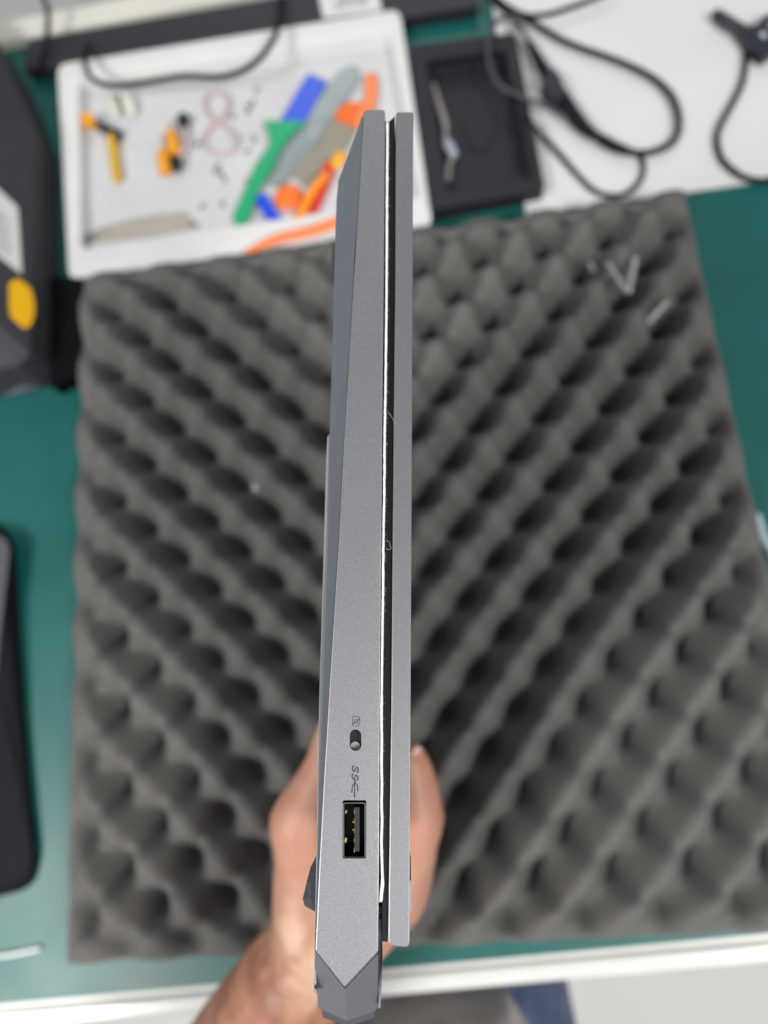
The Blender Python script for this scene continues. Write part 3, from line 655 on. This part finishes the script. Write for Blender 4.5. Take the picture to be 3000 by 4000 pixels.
rod('loop_wire', [(466, 262), (446, 241), (443, 216), (456, 199), (480, 199), (496, 221), (487, 246), (466, 264), (448, 285), (437, 308), (459, 328), (486, 331), (509, 317), (509, 296), (487, 274)], ZF + .002, .0017, mat('pink_wire', (205, 180, 182), .5), 'pale pink wire coiled into a figure of eight', 'wire', closed=True, ends=False, n=5, sides=8)
scr_m = mat('dark_screw', (.12, .12, .12), .4, .7, srgb=False); scr = None
for i, (u, v_) in enumerate([(501, 253), (473, 361), (479, 374), (484, 386), (436, 448), (483, 443), (428, 311), (421, 487), (535, 245), (539, 232), (546, 220), (553, 196), (549, 304), (537, 327), (533, 392), (413, 487), (466, 371)]):
    p = P(u, v_, ZF)
    if scr is None:
        scr = thing('screw', p, 'tiny dark screw lying loose in the white tray', 'screw', 'loose screws in the tray')
        a = mesh('screw_head', [p + Vector((.0016 * math.cos(t_), .0016 * math.sin(t_), z_)) for z_ in (.0002, .0012) for t_ in [q * math.pi / 4 for q in range(8)]], [tuple(range(8))[::-1], tuple(range(8, 16))] + [(q, (q + 1) % 8, 8 + (q + 1) % 8, 8 + q) for q in range(8)], scr_m, scr)
        s2 = tube('shank', [p + Vector((.001, 0, .0008)), p + Vector((.0045, .001, .0007))], .0006, scr_m, scr, sides=6, n=1)
        kids = [a, s2]
    else:
        c_ = scr.copy(); COL.objects.link(c_); c_.location = p; c_.rotation_euler = (0, 0, i * 1.7)
        for kk in kids: d_ = kk.copy(); COL.objects.link(d_); d_.parent = c_

# ------------------------------------------------------------------ black tray with tool
bt = thing('black_tray', P(1030, 260), 'black ribbed plastic tray between the white tray and the cables', 'tray')
bt_m = mat('black_tray_plastic', (0.014, 0.014, 0.020), 0.6, srgb=False, var=.05, vscale=100, bump=.2, bscale=900)
ZB = .016
o_px = rounded([(884, 97), (1114, 70), (1178, 408), (930, 455)], 12, 4); i_px = rounded([(920, 132), (1092, 108), (1140, 380), (968, 418)], 10, 4)
O = [P(u, v, ZB) for u, v in o_px]; I = [P(u, v, ZB) for u, v in i_px]; ce = sum(I, Vector()) / len(I)
F = [Vector((ce.x + (p.x - ce.x) * .93, ce.y + (p.y - ce.y) * .94, 0.004)) for p in I]; OB = [Vector((p.x, p.y, .0005)) for p in O]
k = len(O); v = O + I + F + OB; f = []
for i in range(k):
    j = (i + 1) % k; f += [(i, j, k + j, k + i), (k + i, k + j, 2 * k + j, 2 * k + i), (i, j, 3 * k + j, 3 * k + i)]
f += [tuple(2 * k + i for i in range(k))[::-1], tuple(3 * k + i for i in range(k))]
mesh('tray_shell', v, f, bt_m, bt)
slab('front_lip', rounded([(940, 441), (1172, 402), (1174, 411), (934, 453)], 3), ZB, ZB + .0014, bt_m, bt)
for q in range(12):
    x = 926 + q * 14.2; y = 122 - q * 2.0
    slab('rib', [(x, y), (x + 7, y - 1), (x + 9, y + 12), (x + 2, y + 13)], ZB, ZB + .0045, bt_m, bt)
for q in range(15):
    x = 1111 + q * 2.1; y = 200 + q * 12.5
    slab('rib', [(x, y), (x + 12, y - 1.5), (x + 13, y + 4), (x + 1, y + 6)], ZB, ZB + .0035, bt_m, bt)
from_bm('recess_ring', (lambda: (lambda vv, ff: prism_bm([P(1035 + 33 * math.cos(a), 265 + 60 * math.sin(a), .0062) for a in [q * math.pi / 12 for q in range(24)]], [P(1035 + 33 * math.cos(a), 265 + 60 * math.sin(a), .0042) for a in [q * math.pi / 12 for q in range(24)]]))(0, 0))(), bt_m, bt)
tw = thing('probe', P(952, 290, .005), 'thin steel probe with a clear collar lying in the black tray', 'probe')
tube('blade', [P(936, 180, .008), P(950, 230, .008), P(962, 268, .008), P(963, 300, .008)], [.0018, .0030, .0028, .0014], mat('dull_steel', (.30, .27, .25), .45, .3, srgb=False), tw, flat=.4, up=UP, round_ends=True)
tube('collar', [P(962, 300, .008), P(970, 315, .009), P(980, 332, .008)], [.0028, .0048, .0040], mat('clear_collar', (.36, .40, .47), .1, .1, srgb=False), tw, round_ends=True)
tube('handle', [P(979, 335, .008), P(970, 360, .008), P(967, 384, .008)], [.0022, .0024, .0034], mat('dull_steel', (0, 0, 0)), tw, round_ends=True)

# ------------------------------------------------------------------ white board and cables at the back right
wb = slab('white_board', rounded([(1052, -60), (1760, -160), (1860, 360), (1137, 463)], 3), .0003, .003, mat('white_board', (0.70, 0.705, 0.70), 0.4, var=.02, vscale=12, srgb=False), None, .0006)
tag(wb, 'white plastic board under the black power cables at the back right', 'board')
cab_m = mat('cable_black', (0.006, 0.007, 0.010), 0.65, spec=0.25, srgb=False)
pw = thing('power_cable', P(1300, 300, .004), 'thick black power cable with a barrel plug looped on the white board', 'cable')
def zc(px, z): return [P(u, v, z if not isinstance(z, list) else z[i]) for i, (u, v) in enumerate(px)]
tube('cord', zc([(1060, -30), (1078, 3), (1120, 30), (1160, 55), (1210, 85), (1260, 106), (1310, 123), (1365, 145), (1414, 172), (1448, 205), (1464, 245), (1464, 285), (1446, 312), (1410, 328), (1372, 331)], .008), .0027, cab_m, pw)
tube('strain_relief', zc([(1370, 331), (1340, 322), (1310, 308), (1288, 294)], .009), [.0026, .0040, .0045, .0036], cab_m, pw, round_ends=True)
tube('plug', zc([(1290, 296), (1270, 283), (1245, 258), (1222, 226), (1212, 206)], .010), [.0034, .0050, .0062, .0066, .0060], cab_m, pw, round_ends=True)
slab('plug_block', rounded([(1168, 176), (1178, 154), (1198, 146), (1212, 166), (1224, 200), (1206, 214), (1184, 200)], 5), .004, .017, mat('plug_block', (0.018, 0.019, 0.027), .5, srgb=False), pw, .001)
tube('socket_neck', zc([(1180, 160), (1164, 132), (1148, 102), (1141, 88)], .011), [.0056, .0044, .0032, .0022], cab_m, pw, round_ends=True)
tube('thin_lead', zc([(1142, 92), (1128, 66), (1110, 44), (1085, 22), (1060, 2), (1040, -20)], .010), .0016, cab_m, pw)
tag(tube('side_cable', zc([(1122, 30), (1150, 34), (1190, 29), (1225, 18), (1270, 2), (1330, -25)], .011), .0021, cab_m), 'black cable leaving the knot towards the top edge of the board', 'cable')
tag(tube('loop_cable', zc([(1378, 334), (1388, 350), (1387, 380), (1370, 406), (1344, 421), (1312, 422), (1280, 410), (1245, 376), (1205, 330), (1178, 300), (1158, 278), (1135, 250)], [.006, .005, .005, .005, .005, .005, .005, .005, .006, .008, .014, .018]), .0021, cab_m), 'thin black cable loop hanging from the strain relief to the black tray', 'cable')
tag(tube('arched_cable', zc([(1118, 66), (1108, 44), (1088, 40), (1068, 52), (1056, 85), (1056, 130), (1070, 172), (1100, 197), (1135, 211), (1175, 228), (1215, 250), (1262, 279)], [.012, .016, .02, .022, .024, .025, .025, .024, .02, .013, .010, .008]), .0019, mat('cable_grey', (.06, .06, .072), .35, srgb=False)), 'grey black cable arching over the corner of the black tray', 'cable')
ear = thing('adapter_cable', P(1620, 200, .004), 'black cable with an elongated plug at the right edge of the board', 'cable')
tube('plug', zc([(1548, 33), (1566, 46), (1590, 60), (1612, 72)], .009), [.0046, .0052, .0050, .0046], mat('plug_ink', (.018, .021, .034), .4, srgb=False), ear, round_ends=True)
slab('joint', rounded([(1592, 58), (1640, 50), (1690, 60), (1690, 100), (1650, 124), (1622, 100)], 6), .004, .014, mat('plug_ink', (0, 0, 0)), ear, .001)
tube('screw', zc([(1647, 75), (1650, 77)], .0155), .0022, mat('bright_steel', (.7, .7, .75), .3, .6, srgb=False), ear, round_ends=True)
tube('arm', zc([(1636, 66), (1655, 44), (1690, 30)], .012), .0036, mat('plug_ink', (0, 0, 0)), ear, round_ends=True)
tube('cord', zc([(1598, 74), (1608, 96), (1611, 126), (1603, 178), (1580, 226), (1556, 270), (1548, 302), (1558, 342), (1588, 372), (1620, 387), (1665, 388), (1720, 360)], .006), .0024, cab_m, ear)

# ------------------------------------------------------------------ long dark bar at the back, with label
bar = thing('dark_bar', P(520, 80), 'long dark grey bar lying behind the white tray, paper label on top', 'bar')
bar_m = mat('dark_bar_plastic', (0.018, 0.019, 0.027), 0.5, srgb=False, bump=.2, bscale=1200)
slab('housing', rounded([(62, 84), (1010, -78), (1036, 12), (870, 38), (52, 152)], 8), .0004, .013, bar_m, bar, .0012)
lb = slab('paper_label', rounded([(686, -20), (812, -40), (825, 22), (698, 40)], 3), .0131, .0134, mat('label_paper', (.72, .72, .70), .6, srgb=False), bar)
pr_m = mat('label_print', (.22, .22, .22), .7, srgb=False)
for q, (x, y, l) in enumerate([(722, 4, 12), (738, 0, 30), (772, -4, 20), (724, 14, 26), (756, 9, 12), (774, 6, 18), (730, -8, 40)]):
    slab('print', [(x, y), (x + l, y - l * .16), (x + l + 1, y + 5 - l * .16), (x + 1, y + 5)], .01345, .0136, pr_m, lb)
def cable_top(name, px, z, r, label): return tag(tube(name, zc(px, z), r, cab_m), label, 'cable')
cable_top('hanging_cable', [(608, -40), (606, 0), (604, 35), (597, 72), (582, 100), (560, 128), (525, 152), (475, 166), (400, 165), (320, 177), (250, 186), (205, 174), (188, 150), (184, 122), (192, 96)], [.02, .02, .022, .03, .034, .036, .036, .036, .036, .036, .036, .034, .03, .024, .018], .0024, 'black cable looping over the white tray from the dark bar')
cable_top('corner_cable', [(80, -30), (96, 0), (104, 28), (104, 60), (98, 95), (90, 125), (84, 150)], [.03, .03, .028, .024, .019, .0165, .0155], .0022, 'black cable crossing the cream ledge at the top left corner')

# ------------------------------------------------------------------ dark tool case at the left
cs = thing('tool_case', P(-60, 500), 'dark grey chamfered tool case with yellow latch at the left edge', 'case')
case_m = mat('case_grey', (0.036, 0.036, 0.044), 0.65, srgb=False, bump=.25, bscale=1000, var=.05)
bx_ = [(126, 350), (131, 815), (106, 838), (-10, 862), (-520, 930), (-520, -120), (-60, 60), (24, 128), (66, 200), (96, 266)]
b0 = [P(u, v, 0.0006) for u, v in bx_]
cc = P(-240, 430, 0); cc.z = 0
def ring_at(z, sc_): return [Vector((cc.x + (p.x - cc.x) * sc_, cc.y + (p.y - cc.y) * (1 - (1 - sc_) * 1.0), z)) for p in b0]
r1 = ring_at(.040, .985); r2 = ring_at(.072, .80)
k = len(b0); v = b0 + r1 + r2; f = [tuple(range(k))[::-1], tuple(2 * k + i for i in range(k))]
for lv in range(2):
    for i in range(k): j = (i + 1) % k; f.append((lv * k + i, lv * k + j, (lv + 1) * k + j, (lv + 1) * k + i))
mesh('case_shell', v, f, case_m, cs)
slab('shade_block', rounded([(108, 596), (177, 600), (177, 800), (108, 838)], 8), .0005, .018, mat('shade_black', (.003, .004, .005), .8, srgb=False, spec=.1), cs, .001)  # added black block in place of the case's shadow on the mat
# panels on the sloping side: label, latch; and the front wall, light on it put into a paler grey
def on_slope(px, lift, m, name, parent, th=.0006):
    a, b_, c_ = r1[0], r1[1], r2[0]; nr = (b_ - a).cross(c_ - a).normalized()
    if nr.z < 0: nr = -nr
    def hit(u, v_): r_ = c2w(Vector(((u - CU) / FPX, (v_ - CV) / FPX, 1.0))); t_ = (a - CAM).dot(nr) / r_.dot(nr); return CAM + r_ * t_
    top = [hit(u, v_) + nr * lift for u, v_ in px]; bot = [p - nr * (lift + th) for p in top]
    return from_bm(name, prism_bm(top, bot), m, parent)
lab2 = on_slope(rounded([(-70, 350), (0, 412), (38, 448), (41, 490), (47, 592), (0, 556), (-70, 500)], 5), .0003, mat('label_paper', (0, 0, 0)), 'paper_label', cs)
for q, (y, a_, b_) in enumerate([(470, -30, 10), (480, -30, 22), (492, -30, 14), (503, -30, 24), (514, -30, 18), (525, -30, 20), (537, -30, 26), (549, -25, 22)]):
    on_slope([(a_, y - 26), (b_, y), (b_, y + 5), (a_, y - 21)], .0005, mat('label_print2', (.42, .42, .42), .7, srgb=False), 'print', lab2, .0001)
on_slope(rounded([(19, 614), (34, 605), (45, 609), (65, 626), (72, 653), (73, 682), (63, 707), (53, 710), (25, 686), (20, 666)], 2), .002, mat('latch_yellow', (.95, .50, .0), .35, srgb=False), 'latch', cs)
fp = [P(-60, 862, .004), P(40, 850, .004), P(104, 832, .004), P(54, 795, .030), P(-60, 800, .032)]
from_bm('lit_front', prism_bm(fp, [p + Vector((0, .004, -.002)) for p in fp]), mat('lit_front_grey', (.14, .15, .175), .45, srgb=False), cs)  # paler grey stands in for light falling on the front wall

# ------------------------------------------------------------------ black rounded slab at the left edge
ps = thing('black_slab', P(-60, 1500), 'black rounded slab with sloping top at the left edge, on the mat', 'device')
bp_ = rounded([(-260, 1090), (32, 1140), (60, 1600), (90, 1915), (-200, 1985)], 60, 7)
tp_ = rounded([(-300, 1100), (24, 1160), (2, 1350), (-12, 1500), (-300, 1900)], 40, 7)
bb = [P(u, v_, .0006) for u, v_ in bp_]
tt_ = [P(u, v_, .016) for u, v_ in tp_]; mm_ = [Vector((p.x, p.y, .006)) + (q - p) * .06 for p, q in zip(bb, tt_)]; mm_ = [Vector((p.x, p.y, .007)) for p in mm_]
k = len(bb); v = bb + mm_ + tt_; f = [tuple(range(k))[::-1], tuple(2 * k + i for i in range(k))]
for lv in range(2):
    for i in range(k): j = (i + 1) % k; f.append((lv * k + i, lv * k + j, (lv + 1) * k + j, (lv + 1) * k + i))
mesh('housing', v, f, mat('slab_black', (.009, .010, .014), .7, srgb=False, spec=.15), ps, smooth=False)
slab('top_sheen', tp_, .0161, .0166, mat('slab_top_sheen', (.08, .08, .095), .45, srgb=False), ps)  # reflection on the top face put into a lighter colour

# ------------------------------------------------------------------ small bits on the foam and mat
pin_m = mat('pin_clear', (.5, .49, .50), .25, .35, srgb=False)
def bit(name, a, b_, z, r_, label, g_=None): return tag(tube(name, [P(*a, z), P(*b_, z)], r_, pin_m, round_ends=True, sides=8, n=3), label, 'pin', g_)
bit('clear_pin', (1314, 570), (1353, 630), .046, .0017, 'left arm of the V made by two clear pins on the foam', 'clear pins on the foam')
bit('clear_pin', (1372, 560), (1359, 628), .047, .0020, 'right, brighter arm of the V made by two clear pins', 'clear pins on the foam')
bit('clear_pin', (1441, 653), (1402, 695), .042, .0017, 'short clear pin lying apart below the V of pins', 'clear pins on the foam')
bit('plastic_crumb', (1275, 570), (1281, 582), .036, .0013, 'tiny pale crumb on the foam left of the V of pins')
bit('plastic_crumb', (552, 1052), (555, 1054), .034, .0024, 'tiny clear bead on the foam left of the laptop')
tag(tube('clear_tube', [P(1634, 1118, .006), P(1648, 1160, .006), P(1672, 1200, .006)], .0035, mat('pale_blue_clear', (.45, .60, .66), .15, srgb=False), round_ends=True), 'pale blue clear tube at the right edge beside the foam', 'tube')
tag(tube('clear_straw', [P(-30, 2070, .002), P(30, 2061, .002), P(84, 2050, .002)], .0014, mat('straw_clear', (.62, .68, .66), .08, srgb=False), flat=.5, up=UP, round_ends=True), 'thin clear strip on the pale shiny corner of the mat', 'strip')
lo = min((S(u, v_, 0) + NW * LEN).z for u, v_ in base_px); print('laptop low end z', lo)
